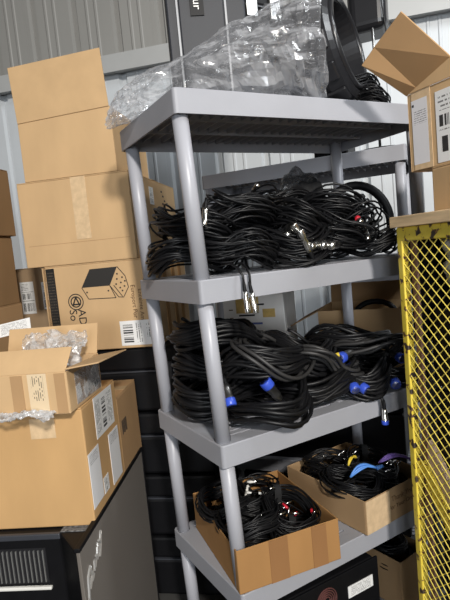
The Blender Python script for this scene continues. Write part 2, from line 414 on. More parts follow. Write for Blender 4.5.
# ------------------------------------------------------------------ cartons left
E1 = Vector((.777, -.629, 0)); N1 = Vector((.629, .777, 0)); R1 = math.radians(-39)
def en(e, n, z): v = E1 * e + N1 * n; return (v.x, v.y, z)
# black cases carrying the stack
for k, (z, h) in enumerate(((0, .265), (.265, .265), (.53, .265), (.795, .272))):
    p = en(-.86, .60, z)
    t = thing('equipment_case', ['black equipment case on the floor, lowest of the dark stack left of the shelves', 'second black equipment case from the floor in the dark stack', 'third black equipment case from the floor in the dark stack', 'topmost black equipment case, under the carton printed with a cabinet'][k], 'case', p, R1, 'black cases left of the shelves')
    MB().box(0, .68, 0, .5, .006, h * .62).obj('body', BLACK, t, bevel=.012)
    MB().box(.0, .68, 0, .5, h * .64, h - .004).obj('lid', BLACK, t, bevel=.012)
    MB().box(-.004, .684, -.004, .504, h * .62, h * .64).obj('edge_trim', CHARCOAL, t)
    for x in (.16, .5):
        MB().box(x, x + .05, -.012, 0, h * .5, h * .76).obj('latch', CHARCOAL, t, bevel=.003)
    f = MB()
    for x in (.06, .58):
        for y in (.06, .40): f.box(x, x + .04, y, y + .04, 0, .008)
    f.obj('feet', BLACK, t)
cC = carton('carton', 'carton printed with a cabinet drawing and round logo, under the taped carton', en(-.345, .578, 1.068), R1, .445, .52, .349)
X = lambda e: e + .345 + .445                     # e -> local x
sticker(cC, 'front', (X(-.427), -.0005, 1.128 - 1.068), .145, .098, LAB_BAR, label='white barcode label')
sticker(cC, 'front', (X(-.767), -.0005, .19), .036, .30, LAB_CRATE, 'printed_band', label='dark printed band along the edge')
def flat_poly(parent, pts, m, name, y=-.0012):
    n = len(pts)
    MB().add([(x, y + dy, z) for dy in (0, -.0006) for x, z in pts], [tuple(range(n)), tuple(range(2 * n - 1, n - 1, -1))] + [(i, (i + 1) % n, n + (i + 1) % n, n + i) for i in range(n)]).obj(name, m, parent)
def CL(e, z): return (X(e), z - 1.068)
def ring_poly(parent, c, r, wd, m, name, y=-.0012, n=28):
    b = MB(); vs = [(c[0] + math.cos(2 * PI * i / n) * q, y, c[1] + math.sin(2 * PI * i / n) * q) for q in (r, r - wd) for i in range(n)]
    b.add(vs, [(i, (i + 1) % n, n + (i + 1) % n, n + i) for i in range(n)]); b.obj(name, m, parent)
def lines(parent, segs, wd, m, name, y=-.0012):
    b = MB()
    for (x0, z0), (x1, z1) in segs:
        d = Vector((x1 - x0, z1 - z0)); nn = Vector((-d.y, d.x)).normalized() * wd / 2
        b.add([(x0 + nn.x, y, z0 + nn.y), (x1 + nn.x, y, z1 + nn.y), (x1 - nn.x, y, z1 - nn.y), (x0 - nn.x, y, z0 - nn.y)], [(0, 1, 2, 3)])
    b.obj(name, m, parent)
flat_poly(cC, [CL(-.598, 1.392), CL(-.484, 1.393), CL(-.522, 1.322), CL(-.640, 1.322)], INK, 'printed_cabinet')
lines(cC, [(CL(-.640, 1.322), CL(-.616, 1.275)), (CL(-.616, 1.275), CL(-.502, 1.272)), (CL(-.522, 1.322), CL(-.490, 1.274)), (CL(-.490, 1.274), CL(-.47, 1.272)),
           (CL(-.47, 1.272), CL(-.446, 1.31)), (CL(-.446, 1.31), CL(-.455, 1.355)), (CL(-.455, 1.355), CL(-.484, 1.393)), (CL(-.506, 1.322), CL(-.474, 1.275)), (CL(-.522, 1.322), CL(-.502, 1.272))], .003, INK, 'printed_outline')
b = MB()
for e, z in ((-.49, 1.345), (-.475, 1.33), (-.468, 1.35), (-.495, 1.325), (-.48, 1.31), (-.462, 1.315), (-.458, 1.335), (-.62, 1.302), (-.53, 1.302), (-.487, 1.365), (-.472, 1.298)):
    x, z_ = CL(e, z); b.box(x - .003, x + .003, -.0014, -.0006, z_ - .003, z_ + .003)
b.obj('printed_dots', INK, cC)
lc = CL(-.672, 1.268)
ring_poly(cC, lc, .033, .004, INK, 'round_logo'); ring_poly(cC, lc, .023, .005, INK, 'round_logo')
lines(cC, [((lc[0] - .014, lc[1] - .014), (lc[0] + .001, lc[1] + .018)), ((lc[0] + .001, lc[1] + .018), (lc[0] + .015, lc[1] - .014)), ((lc[0] - .014, lc[1] - .010), (lc[0] + .015, lc[1] - .010))], .006, INK, 'logo_letter')
text(cC, 'front', (CL(-.653, 0)[0], -.0009, 1.238 - 1.068), 'AD', .046, INK, PI / 2, 'LEFT')
text(cC, 'front', (CL(-.690, 0)[0], -.0009, 1.238 - 1.068), 'So', .046, INK, PI / 2, 'LEFT')
text(cC, 'front', (CL(-.402, 0)[0], -.0009, 1.300 - 1.068), 'Enceinte Am', .024, INK_BROWN, PI / 2, 'LEFT')
text(cC, 'front', (CL(-.430, 0)[0], -.0009, 1.318 - 1.068), 'Europort Por', .024, INK_BROWN, PI / 2, 'LEFT')
MB().box(-.004, 0, -.012, 0, .02, .345).obj('side_flap', CARD, cC)
for yy in (.14, .27, .38):
    MB().box(.4452, .4475, yy, yy + .045, 0.0, .345).obj('side_strip', CARD_RED, cC)

cB = carton('carton', 'tan carton with a clear taped seam, between the flap-up carton and the printed one', en(-.398, .578, 1.418), R1, .465, .66, .336)
X2 = lambda e: e + .398 + .465
sticker(cB, 'front', (X2(-.603), -.0005, .215), .062, .24, CLEAR_TAPE, 'clear_tape', label='shiny clear tape over the seam')
lines(cB, [((.02, .085), (.445, .085))], .002, CARD2, 'crease_line', -.0006)
sticker(cB, 'right', (.4655, .27, .262), .055, .075, LAB_SHIP)
b = MB()
for yy, zz in ((.42, .29), (.44, .27), (.46, .25), (.50, .24), (.43, .235), (.455, .215), (.475, .19)): b.box(.465, .4662, yy, yy + .018, zz, zz + .008)
b.obj('vent_slots', INK, cB)

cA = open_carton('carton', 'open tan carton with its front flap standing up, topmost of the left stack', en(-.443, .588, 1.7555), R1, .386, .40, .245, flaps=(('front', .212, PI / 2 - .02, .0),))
fl = [o for o in cA.children if o.name.startswith('flap')][0]
fl.data.materials[0] = CARD; fl.matrix_basis = Matrix.Translation((0, -.0045, -.010)) @ fl.matrix_basis @ Matrix.Rotation(math.radians(-2.5), 4, 'Z')

# stack at the picture's left edge
dE = carton('carton', 'brown carton at the left frame edge, lower of the two shaded ones', en(-1.015, .36, 1.272), R1, .42, .38, .292, CARD_SHADE)
dD = carton('carton', 'brown carton at the left frame edge, upper of the two shaded ones', en(-1.000, .37, 1.5645), R1, .42, .385, .282, CARD_SHADE)
carton('carton', 'brown carton on the floor under the shaded pair at left', en(-1.015, .33, 0), R1, .44, .42, .635, CARD2)
carton('carton', 'brown carton second from the floor under the shaded pair at left', en(-1.015, .34, .635), R1, .43, .41, .637, CARD2)
cF = carton('carton', 'grey-brown carton with two white labels deep behind the left stack', en(-.90, 1.087, 1.088), R1, .44, .40, .332, CARD3)
sticker(cF, 'front', (.44 - 1.185 + .90, -.0005, .18), .075, .165, LAB_SHIP)
sticker(cF, 'front', (.44 - 1.07 + .90, -.0005, .185), .065, .14, LAB_SHIP)
t = thing('equipment_case', 'black equipment case behind the left stack carrying the labelled carton', 'case', en(-1.40, 1.08, 0), R1)
MB().box(0, .50, 0, .42, 0, .56).obj('body', BLACK, t, bevel=.01); MB().box(0, .50, 0, .42, .565, 1.088).obj('lid', BLACK, t, bevel=.01)
MB().box(-.003, .503, -.003, .423, .56, .565).obj('edge_trim', CHARCOAL, t)

# ------------------------------------------------------------------ speaker cabinet on its side, cartons on it
RG = math.radians(56)
P0 = Vector((-.390, .154, 0)); AX = Vector((math.cos(RG), math.sin(RG), 0)); BX = Vector((-AX.y, AX.x, 0))
def ab(a, b_, z): v = P0 + AX * a + BX * b_; return (v.x, v.y, z)
ROTC = RG - PI / 2                                   # local x = -BX (right), local y = AX (away)
cab = thing('speaker_cabinet', 'black speaker cabinet lying on its side with grey woven grille and script logo', 'speaker', ab(0, 0, 0), ROTC)
# local coordinates: x right (-b), y away (a)
MB().prism([(-.012, .004), (-.012, .673), (-.60, .673), (-.60, .11), (-.10, .11)], 0, .655).obj('body', BLACK, cab, bevel=.006)
MB().box(-.010, .0, .0, .673, .02, .664).obj('grille', GRILLE, cab, bevel=.002)
fr = MB(); fr.box(-.014, .003, -.004, .676, .660, .672); fr.box(-.014, .003, .670, .680, 0.0, .672); fr.box(-.014, .003, -.004, .676, 0, .02)
fr.obj('grille_frame', BLACK, cab, bevel=.002)
MB().box(-.10, -.014, .112, .66, .6551, .6575).obj('corner_carpet', SPECK, cab)
MB().box(-.60, -.10, .104, .118, .638, .6555).obj('top_edge', CHARCOAL, cab, bevel=.003)
vt = MB().box(-.36, -.150, .1085, .1099, .505, .612).obj('side_vent', BLACK_SH, cab)
for k in range(15):
    x = -.158 - k * .0135
    MB().box(x - .0012, x + .0012, .103, .1085, .510, .606).obj('vent_slat', SLAT_M, vt)
MB().box(-.37, -.142, .098, .110, .488, .498).obj('vent_lip', WHITE, cab, bevel=.003)
lg = MB()
def lp(y, z): return (.0035, y, z)
script = [[(.010, .480), (.026, .572), (.046, .590), (.052, .560), (.030, .535)], [(.048, .545), (.056, .570), (.062, .556), (.052, .547), (.066, .556)],
          [(.072, .560), (.078, .585), (.090, .582), (.080, .566), (.094, .582)], [(.096, .590), (.102, .574), (.112, .606)], [(.114, .590), (.120, .612), (.124, .596), (.116, .592), (.130, .602)],
          [(.128, .616), (.136, .604), (.150, .632), (.138, .596), (.122, .570)], [(.0, .520), (.012, .476), (.03, .49)]]
for st in script:
    P = [lp(*q) for q in st]; D = []
    for i in range(len(P) - 1):
        for k in range(4): D.append(tuple(np.array(P[i]) * (1 - k / 4) + np.array(P[i + 1]) * k / 4))
    D.append(P[-1]); lg.tube(D, .0042, 6)
lg.obj('script_logo', PALE_METAL, cab)['label'] = 'silver jagged script logo'

cI = carton('carton', 'large tan carton with white labels on its side, on the speaker cabinet', ab(.136, .0025, .658), ROTC, .46, .315, .352, CARD_T, tape=False)
def side(c, w, a, z, ww, hh, m, roll=0, label=None, base=.658, a0=.136): sticker(c, 'right', (w + .0003, a - a0, z - base), ww, hh, m, roll=roll, label=label)
side(cI, .46, .318, .942, .175, .128, LAB_SIDE, .02)
side(cI, .46, .185, .785, .09, .165, LAB_SHEET, 0, 'blank white paper label')
side(cI, .46, .375, .772, .10, .17, LAB_SHEET, .0, 'white label with a text corner')
side(cI, .46, .262, .725, .045, .05, LAB_SIDE)
for a0 in (.06, .34):
    sticker(cI, 'front', (a0, -.0005, .300), .075, .06, CLEAR_TAPE, 'clear_tape')
cJ = carton('carton', 'tan carton behind the large labelled one on the speaker cabinet, blurred marker scribble', ab(.455, .004, .658), ROTC, .38, .25, .285, CARD2)
b = MB()
for k in range(5): b.box(.3802, .3812, .03 + k * .012, .036 + k * .012, .14 + .004 * (k % 2), .19)
b.obj('marker_scribble', INK, cJ)

# small open carton on top
RGG = math.radians(-36)
topz = 1.0105
cG = open_carton('carton', 'small open carton with tape and clear film inside, on the large labelled carton', (-.352, .232, topz), RGG, .31, .245, .118, CARD, CARD,
                 flaps=(('right', .098, .12, .06), ('back', .10, 1.2, 0), ('left', .125, .75, .0), ('front', .085, 2.4, 0)))
sticker(cG, 'front', (.225, -.0005, .06), .055, .116, LAB_TAPE, 'packing_tape', label='tan tape strip printed with dark lettering')
sticker(cG, 'front', (.29, -.0005, .06), .03, .112, CARD2, 'scuffed_panel'); sticker(cG, 'front', (.165, -.0005, .06), .035, .112, CARD2, 'scuffed_panel')
sticker(cG, 'right', (.3105, .142, .057), .185, .092, FILM2, 'document_pouch', label='clear document pouch')
sticker(cG, 'right', (.3102, .20, .055), .05, .07, LAB_SHIP, roll=-.3); sticker(cG, 'right', (.3102, .14, .04), .07, .035, LAB_SHIP, roll=-.3); sticker(cG, 'right', (.3102, .07, .045), .03, .04, PAPER, roll=-.2)
sticker(cG, 'front', (.06, -.0005, .06), .09, .06, LAB_SHIP)

def film_sheet(name, label, loc, rotz, w, d, amp, seed, m, nx=26, ny=20, parent=None, rx=0.):
    rng = np.random.RandomState(seed); b = MB(); vs = []
    ph = rng.rand(8, 3) * 6
    for j in range(ny):
        for i in range(nx):
            u, v = i / (nx - 1), j / (ny - 1)
            z = sum(math.sin(ph[k, 0] + (3 + 2.1 * k) * u * math.cos(ph[k, 1]) * 3 + (3 + 2.1 * k) * v * math.sin(ph[k, 1]) * 3) / (1 + .5 * k) for k in range(8))
            vs.append((w * (u - .5) + rng.normal(0, w * .008), d * (v - .5) + rng.normal(0, d * .008), amp * z * .45 + rng.normal(0, amp * .12)))
    b.add(vs, [(j * nx + i, j * nx + i + 1, (j + 1) * nx + i + 1, (j + 1) * nx + i) for j in range(ny - 1) for i in range(nx - 1)])
    o = b.obj(name, m, parent); o.location = loc; o.rotation_euler = (rx, 0, rotz)
    if label: tag(o, label, 'plastic film')
    return o
Gm = Matrix.Translation(cG.location) @ Matrix.Rotation(RGG, 4, 'Z')
film_sheet('plastic_film', 'crumpled clear film spilling out of the small open carton', Gm @ Vector((.20, .15, .135)), RGG, .20, .17, .022, 5, clear_film('crumpled_film', .35, .85, (.85, .86, .88), 14), rx=.9)
film_sheet('plastic_film', 'crumpled strip of clear film under the front edge of the small open carton', Gm @ Vector((.19, -.025, .012)), RGG, .16, .05, .012, 9, clear_film('crumpled_strip', .3, .85, (.85, .86, .88), 14))
lp_ = MB().box(-.06, .06, -.001, .001, -.022, .022).obj('paper_label', LAB_TEXT, cG, mx=Matrix.Translation((.015, .285, .216)) @ Matrix.Rotation(-.15, 4, 'Y') @ Matrix.Rotation(-.3, 4, 'X'))

# ------------------------------------------------------------------ cables
def coil_pts(seed, rx, ry, n, spread, zs, m=30, wob=.05):
    rng = np.random.RandomState(seed)
    tt = np.arange(n * m) / m
    def smooth(s): k = rng.normal(0, s, n + 2); return np.interp(tt, np.arange(n + 2), k)
    th = 2 * PI * tt
    rad = 1 + smooth(spread)
    for q in (1, 2, 3): rad = rad + wob * (.5 + rng.rand()) * np.sin(q * th + rng.rand() * 6 + smooth(.5))
    z = np.interp(tt, np.arange(n + 2), rng.permutation(np.linspace(0, zs, n + 2)))
    for q in (1, 2, 3): z = z + zs * .16 * np.sin(q * th + rng.rand() * 6 + smooth(.8))
    x = rx * rad * np.cos(th) + smooth(spread * rx * .6); y = ry * rad * np.sin(th) + smooth(spread * ry * .6)
    z = z - z.min()
    return np.stack([x, y, z], 1)
def cable_mesh(seed, rx, ry, n, r, spread, zs, m=30, wob=.05, sides=6, mt=RUBBER):
    return MB().tube(coil_pts(seed, rx, ry, n, spread, zs, m, wob), r, sides).mesh('cable', mt, True)
def xlr_mesh():
    b = MB(); b.lathe([(0, .0093), (.002, .0098), (.018, .0098), (.019, .009), (.042, .0085), (.052, .0075)], (0, 0, 0), (0, 0, 1), 14)
    return b.mesh('connector', SILVER, True)
def boot_mesh(r=.0068, ln=.03):
    return MB().lathe([(0, r), (.004, r * .95), (ln * .6, r * .8), (ln, r * .5)], (0, 0, 0), (0, 0, 1), 10).mesh('connector_boot', BLACK, True)
def spk_mesh():
    return MB().lathe([(0, .0135), (.004, .0145), (.026, .0145), (.028, .0125), (.05, .012), (.066, .008)], (0, 0, 0), (0, 0, 1), 16).mesh('connector', SILVER_D, True)
def spk_ring(): return MB().lathe([(0, .0155), (.003, .0168), (.019, .0168), (.022, .0155)], (0, 0, 0), (0, 0, 1), 18).mesh('locking_ring', BLUE, True)
def tie_mesh(rx, ry, zs, r=.02):
    b = MB(); n = 14
    for s_ in (0, 1): pass
    pts = [(rx * (1 + .28 * math.cos(a)) , 0, zs * .5 + zs * .75 * math.sin(a)) for a in [2 * PI * i / n for i in range(n)]]
    vs = [(x, y, z) for y in (-.011, .011) for x, _, z in pts]
    b.add(vs, [(i, (i + 1) % n, n + (i + 1) % n, n + i) for i in range(n)])
    return b.mesh('cable_tie', FABRIC, True)
XLR, BOOT, SPK, RING = xlr_mesh(), boot_mesh(), spk_mesh(), spk_ring()
RCA_W = MB().lathe([(0, .004), (.008, .0042), (.010, .0035), (.022, .0025)], (0, 0, 0), (0, 0, 1), 8).mesh('plug', SILVER, True)
RCA_R = MB().lathe([(0, .004), (.012, .0052), (.016, .004), (.026, .0025)], (0, 0, 0), (0, 0, 1), 8).mesh('plug', RED, True)
RCA_P = MB().lathe([(0, .004), (.012, .0052), (.016, .004), (.026, .0025)], (0, 0, 0), (0, 0, 1), 8).mesh('plug', WHITE, True)
def conn(parent, me, pos, rot, boot=None, ring=None, label=None):
    o = link(me.name.split('.')[0], me, parent); o.location = pos; o.rotation_euler = rot
    if boot: c = link('connector_boot', boot, o); c.location = (0, 0, .050 if me is XLR else .062)
    if ring: link('locking_ring', ring, o)
    if label: o['label'] = label
    return o
thin = [cable_mesh(10 + k, .125, .10, 27, .0034, .13, .085, 30, .085) for k in range(5)]
thick = [cable_mesh(40 + k, .145, .115, 14, .0066, .08, .085) for k in range(4)]
small = [cable_mesh(70 + k, .085, .072, 20, .0024, .10, .05, 24) for k in range(4)]
loose = [cable_mesh(90 + k, .11, .085, 6, .0034, .28, .05, 40, .12) for k in range(3)]
loose_thick = [cable_mesh(95 + k, .12, .10, 5, .0062, .25, .05, 40, .12, 6, RUBBER2) for k in range(3)]
tie_thin, tie_thick, tie_small = tie_mesh(.125, .1, .08), tie_mesh(.145, .1, .09), tie_mesh(.085, .07, .055)
def coil(lib, k, loc, rz, label, group, tilt=(0, 0), s=1.0, tie=True, name='cable_coil'):
    t = thing(name, label, 'cable', loc, group=group, rot=(tilt[0], tilt[1], rz)); t.scale = (s, s, s)
    link('cable', lib[k % len(lib)], t)
    if tie: link('cable_tie', tie_thin if lib is thin else tie_thick if lib is thick else tie_small, t)
    return t
Z2, Z3, Z4 = 1.3443, .8919, .4532
g2 = 'microphone cable coils on the upper shelf'
S2 = [  # x, y, z offset, rz, tilt, scale, label
    (.130, .300, .004, .3, (0, 0), 1.12, 'thin black cable coil at the left end of the upper shelf, lower of two'),
    (.135, .290, .085, 1.6, (.05, -.05), 1.05, 'thin black cable coil at the left end of the upper shelf, upper of two'),
    (.215, .150, .004, .9, (0, 0), .98, 'thin black cable coil just right of the front left post on the upper shelf'),
    (.400, .135, .004, 2.2, (0, 0), 1.0, 'thin black cable coil behind the front lip, above the two hanging connectors'),
    (.590, .140, .004, .1, (0, 0), 1.0, 'thin black cable coil at the front lip under the loose silver connector'),
    (.740, .150, .004, 1.2, (0, 0), .95, 'thin black cable coil at the front lip next to the yellow cage'),
    (.385, .320, .004, 2.8, (0, 0), 1.05, 'thin black cable coil on the upper shelf floor at the back, left of centre'),
    (.590, .320, .004, 1.9, (0, 0), 1.05, 'thin black cable coil on the upper shelf floor at the back, right of centre'),
    (.735, .310, .075, .6, (.05, .05), .95, 'thin black cable coil under the thick hose at the right rear'),
    (.250, .230, .095, 2.5, (.25, .1), 1.05, 'sloping thin black cable coil on the heap beside the front left post'),
    (.345, .330, .125, .2, (.2, -.1), 1.1, 'topmost thin black cable coil of the heap, with two round silver connector ends'),
    (.460, .200, .085, 1.1, (.22, -.05), 1.1, 'thin black cable coil across the middle of the heap, with loose silver connectors'),
    (.640, .215, .085, 2.0, (.22, .1), 1.1, 'thin black cable coil on the right of the heap with a red-banded connector'),
    (.520, .320, .14, 1.4, (.1, .1), .95, 'thin black cable coil on the heap in front of the netted bag')]
cs2 = []
for k, (x, y, dz, rz, tl, s, lab) in enumerate(S2):
    cs2.append(coil(thin, k, (x - .033, y, Z2 + dz), rz, lab, g2, tl, s, k % 3 == 0))
for k, (x, y, z, rz, tl, lab) in enumerate((
        (.27, .20, 1.515, .5, (.35, .1), 'loose loops of thin black cable on the heap beside the front left post'),
        (.52, .12, 1.425, 1.9, (.55, 0), 'loose loops of thin black cable sloping to the front lip, mid upper shelf'),
        (.70, .13, 1.435, 2.7, (.5, .1), 'loose loops of thin black cable beside the yellow cage, upper shelf'))):
    coil(loose, k, (x - .03, y, z), rz, lab, g2, tl, 1., False)
def wconn(t, me, wpos, direction, boot=None, ring=None, label=None):
    """put a connector at a world position on coil t"""
    bpy.context.view_layer.update()
    mi = t.matrix_world.inverted(); q = Vector(direction).to_track_quat('Z', 'Y').to_matrix().to_4x4()
    o = conn(t, me, (0, 0, 0), (0, 0, 0), boot, ring, label)
    o.matrix_basis = mi @ Matrix.Translation(wpos) @ q
    return o
wconn(cs2[10], XLR, (.355, .27, 1.625), (.2, .8, -.2), BOOT); wconn(cs2[10], XLR, (.245, .155, 1.55), (.3, .8, -.1), BOOT)
wconn(cs2[9], XLR, (.045, .095, 1.49), (.25, .1, 1), BOOT, label='white capped connector')
for p, d in (((.340, .10, 1.455), (.6, 0, -.8)), ((.352, .085, 1.435), (.35, -.1, -.9)), ((.372, .07, 1.385), (.9, .2, .1)), ((.405, .06, 1.385), (.8, .3, .0)), ((.44, .06, 1.382), (.7, .4, .0)), ((.33, .12, 1.42), (.6, .5, .4))):
    wconn(cs2[11], XLR, Vector(p) + Vector((-.045, -.08, .018)), d, BOOT).scale = (1.2, 1.2, 1.25)
o = wconn(cs2[12], XLR, (.59, .045, 1.462), (.2, .5, .3), BOOT); link('colour_band', MB().lathe([(.024, .0098), (.025, .0105), (.034, .0105), (.035, .009)], (0, 0, 0), (0, 0, 1), 14).mesh('colour_band', RED, True), o)
wconn(cs2[12], XLR, (.60, .03, 1.405), (.05, .4, 1), BOOT)
# two plugs hanging over the front lip
hp = thing('hanging_cable', 'two silver microphone cable plugs hanging over the upper shelf front lip', 'cable', (.085, -.012, 1.3443))
b = MB(); b.tube([(0, .10, .03), (0, .05, .035), (0, .01, .02), (.002, -.006, 0), (.004, -.008, -.03)], .0034, 6); b.tube([(.05, .10, .03), (.035, .05, .032), (.026, .01, .018), (.024, -.006, 0), (.022, -.008, -.028)], .0034, 6)
b.obj('cable', RUBBER, hp, smooth=True)
for x, z, dx in ((.004, -.100, -.02), (.030, -.105, -.12)):
    o = link('connector', XLR, hp); o.matrix_basis = Matrix.Translation((x, -.012, z)) @ Vector((dx, .05, 1)).to_track_quat('Z', 'Y').to_matrix().to_4x4(); o.scale = (.85, .85, 1.1)
    c = link('connector_boot', BOOT, o); c.location = (0, 0, .05)
# thick hose arc and netted bag on the upper shelf
b = MB(); b.tube([(.055 - .075 * math.cos(a), .0 + .105 * math.cos(a), -.03 + .155 * math.sin(a)) for a in np.linspace(-.1, PI + .1, 22)], .016, 12)
h = b.obj('thick_hose', BLACK, smooth=True); h.location = (.715, .26, 1.485); tag(h, 'thick black hose arching over the cables at the right end of the upper shelf', 'hose')
def lump(name, m, loc, size, seed, amp=.25, fr=3., sub=4, parent=None):
    bm = bmesh.new(); bmesh.ops.create_icosphere(bm, subdivisions=sub, radius=1)
    rng = np.random.RandomState(seed); ds = rng.normal(size=(9, 3)); ph = rng.rand(9) * 6
    for v in bm.verts:
        p = np.array(v.co); n = sum(math.sin(fr * (1 + .35 * k) * (p @ ds[k]) + ph[k]) / (1 + .4 * k) for k in range(9)) / 3
        f = 1 + amp * n; v.co = Vector((p[0] * f * size[0], p[1] * f * size[1], max(-.75, p[2] * f) * size[2]))
    for f in bm.faces: f.smooth = True
    me = bpy.data.meshes.new(name); bm.to_mesh(me); bm.free(); me.materials.append(m)
    o = link(name, me, parent); o.location = loc; return o
nb = thing('netted_bag', 'dark netted cloth bag with black cloth inside, behind the upper shelf cables', 'bag', (.63, .385, 1.525)); nb.scale = (.8, .8, .95)
lump('bag_cloth', FABRIC, (.02, -.03, .05), (.09, .05, .085), 3, .25, parent=nb); lump('net', clear_film('netting', .35, .75, (.10, .10, .105), 40), (-.01, 0, .07), (.105, .055, .115), 4, .2, parent=nb)

g3 = 'speaker cable coils on the middle shelf'
S3 = [
    (.155, .300, .004, .4, (0, 0), 1.08, 'thick black cable coil at the middle shelf left end, lowest of three'),
    (.150, .290, .095, 1.9, (.05, 0), 1.02, 'thick black cable coil at the middle shelf left end, middle of three'),
    (.160, .280, .185, 2.6, (.12, -.05), .95, 'thick black cable coil at the middle shelf left end, topmost of three'),
    (.230, .140, .004, 1.0, (0, 0), .98, 'worn thick cable coil on the middle shelf floor behind the front left post'),
    (.255, .150, .090, 2.9, (.3, 0), .90, 'thick speaker cable coil with a large blue connector at its front'),
    (.420, .145, .004, .2, (0, 0), .95, 'thick speaker cable coil on the middle shelf front lip left of two blue plugs'),
    (.600, .150, .004, 1.3, (0, 0), .95, 'thick speaker cable coil at the front lip with a pair of blue plugs'),
    (.755, .155, .004, .8, (0, 0), .82, 'thick speaker cable coil next to the yellow cage on the middle shelf'),
    (.410, .310, .004, 2.4, (0, 0), 1.0, 'thick speaker cable coil on the middle shelf floor under the open grille crate'),
    (.640, .310, .004, .7, (0, 0), 1.0, 'thick speaker cable coil on the middle shelf floor before the flap-open carton'),
    (.430, .235, .095, 1.5, (.2, 0), .95, 'thick speaker cable coil on the heap with a blue plug lying on it'),
    (.655, .235, .090, 2.2, (.25, .05), 1.0, 'wide loop of thick speaker cable fanned over the right of the middle shelf')]
cs3 = []
for k, (x, y, dz, rz, tl, s, lab) in enumerate(S3):
    cs3.append(coil(thick, k, (x - .022, y - (.032 if y < .2 else .02), Z3 + dz), rz, lab, g3, tl, s, k % 4 == 1))
for k, (x, y, z, rz, tl, lab) in enumerate((
        (.27, .13, 1.035, .5, (.45, .1), 'loose loops of thick cable on the heap right of the front left post, middle shelf'),
        (.44, .10, .985, 1.9, (.5, 0), 'loose loops of thick cable sloping to the front lip, middle of the middle shelf'),
        (.64, .11, .985, 2.7, (.5, .1), 'loose loops of thick cable fanned beside the yellow cage, middle shelf'))):
    coil(loose_thick, k, (x - .02, y, z), rz, lab, g3, tl, 1., False)
wconn(cs3[4], SPK, (.160, .035, 1.030), (.5, -.15, -.75), BOOT, RING, 'grey plug with blue locking ring').scale = (1.25,) * 3
wconn(cs3[3], SPK, (.040, .030, .985), (.1, .5, .8), BOOT, RING)
wconn(cs3[10], SPK, (.465, .055, 1.035), (.9, .2, .1), BOOT, RING).scale = (1.15,) * 3
wconn(cs3[6], SPK, (.460, -.015, .945), (.3, .8, .5), BOOT, RING); wconn(cs3[6], SPK, (.505, -.015, .935), (-.2, .8, .5), BOOT, RING)
wconn(cs3[7], SPK, (.69, .0, 1.00), (.2, .8, .1), BOOT, RING); wconn(cs3[7], SPK, (.63, -.02, .925), (.5, .6, .3), BOOT, RING)
t = wconn(cs3[11], RCA_P, (.445, .06, 1.045), (1, 0, .1)); t['label'] = 'yellow plug tip'; me_y = RCA_P.copy(); me_y.materials[0] = YEL_C; t.data = me_y; t.scale = (1.6,) * 3
hp2 = thing('hanging_cable', 'single cable plug with a bright tip hanging over the middle shelf lip', 'cable', (.565, -.012, .892))
MB().tube([(0, .09, .03), (0, .04, .035), (0, .005, .02), (.002, -.006, 0), (.004, -.008, -.03)], .005, 6).obj('cable', RUBBER, hp2, smooth=True)
o = link('connector', XLR, hp2); o.location = (.004, -.010, -.082); link('connector_boot', BOOT, o).location = (0, 0, .05)
link('locking_ring', RING, o).scale = (.7, .7, .6)

# ------------------------------------------------------------------ cartons of cables on the lower shelf
RO = math.radians(-8)
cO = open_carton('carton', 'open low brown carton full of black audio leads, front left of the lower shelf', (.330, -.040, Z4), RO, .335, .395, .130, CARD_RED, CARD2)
for x0, x1 in ((.10, .16), (.24, .29)): sticker(cO, 'front', ((x0 + x1) / 2, -.0004, .065), x1 - x0, .128, CARD_IN, 'tape_stain')
Mo = Matrix.Translation(cO.location) @ Matrix.Rotation(RO, 4, 'Z')
g4 = 'audio leads in the low carton'
O_ = [(.10, .10, .01, 0, 'coil of thin black leads at the front left of the low carton'), (.235, .10, .01, 1, 'coil of thin black leads at the front right of the low carton, red plug'),
      (.10, .27, .01, 2, 'coil of thin black leads at the back left of the low carton'), (.235, .29, .01, .6, 'coil of thin black leads at the back right of the low carton'),
      (.10, .13, .075, 2.2, 'black lead coil heaped over the left wall of the low carton'), (.23, .14, .075, 1.4, 'black lead coil heaped near the front wall, with silver plugs'),
      (.17, .27, .085, .3, 'black lead coil heaped in the middle of the low carton, with white plugs'), (.07, .25, .10, 1.2, 'black lead coil bulging over the left rear rim of the low carton')]
co4 = []
for k, (x, y, dz, rz, lab) in enumerate(O_):
    co4.append(coil(small, k, Mo @ Vector((x, y, .006 + dz)), rz, lab, g4, (.15 * (k % 3 - 1), .12 * ((k + 1) % 3 - 1)), 1.0 if k < 4 else 1.12, k % 4 == 1))
rng = random.Random(4)
for k, me in ((5, RCA_W), (6, RCA_P), (1, RCA_R)):
    for q in range(9 if k != 1 else 5):
        base = {5: (.17, .12, .145), 6: (.17, .25, .17), 1: (.26, .11, .135)}[k]
        p = Mo @ Vector((base[0] + rng.uniform(-.05, .06), base[1] + rng.uniform(-.06, .04), base[2] + rng.uniform(-.012, .012)))
        wconn(co4[k], me if q % 4 else RCA_W, p, (rng.uniform(-1, 1), rng.uniform(-1, .4), rng.uniform(-.2, .9)))
RP = math.radians(4)
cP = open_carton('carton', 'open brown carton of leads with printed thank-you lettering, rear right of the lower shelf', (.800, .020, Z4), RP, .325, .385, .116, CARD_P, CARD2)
sticker(cP, 'front', (.06, -.0004, .058), .115, .112, CLEAR_TAPE, 'clear_tape', label='crinkled clear tape over the corner')
text(cP, 'front', (.185, -.0006, .078), 'Thank You', .026, INK_BROWN, 0, 'CENTER'); text(cP, 'front', (.185, -.0006, .050), 'For Your Order', .022, INK_BROWN, 0, 'CENTER')
Mp = Matrix.Translation(cP.location) @ Matrix.Rotation(RP, 4, 'Z')
g5 = 'leads in the thank-you carton'
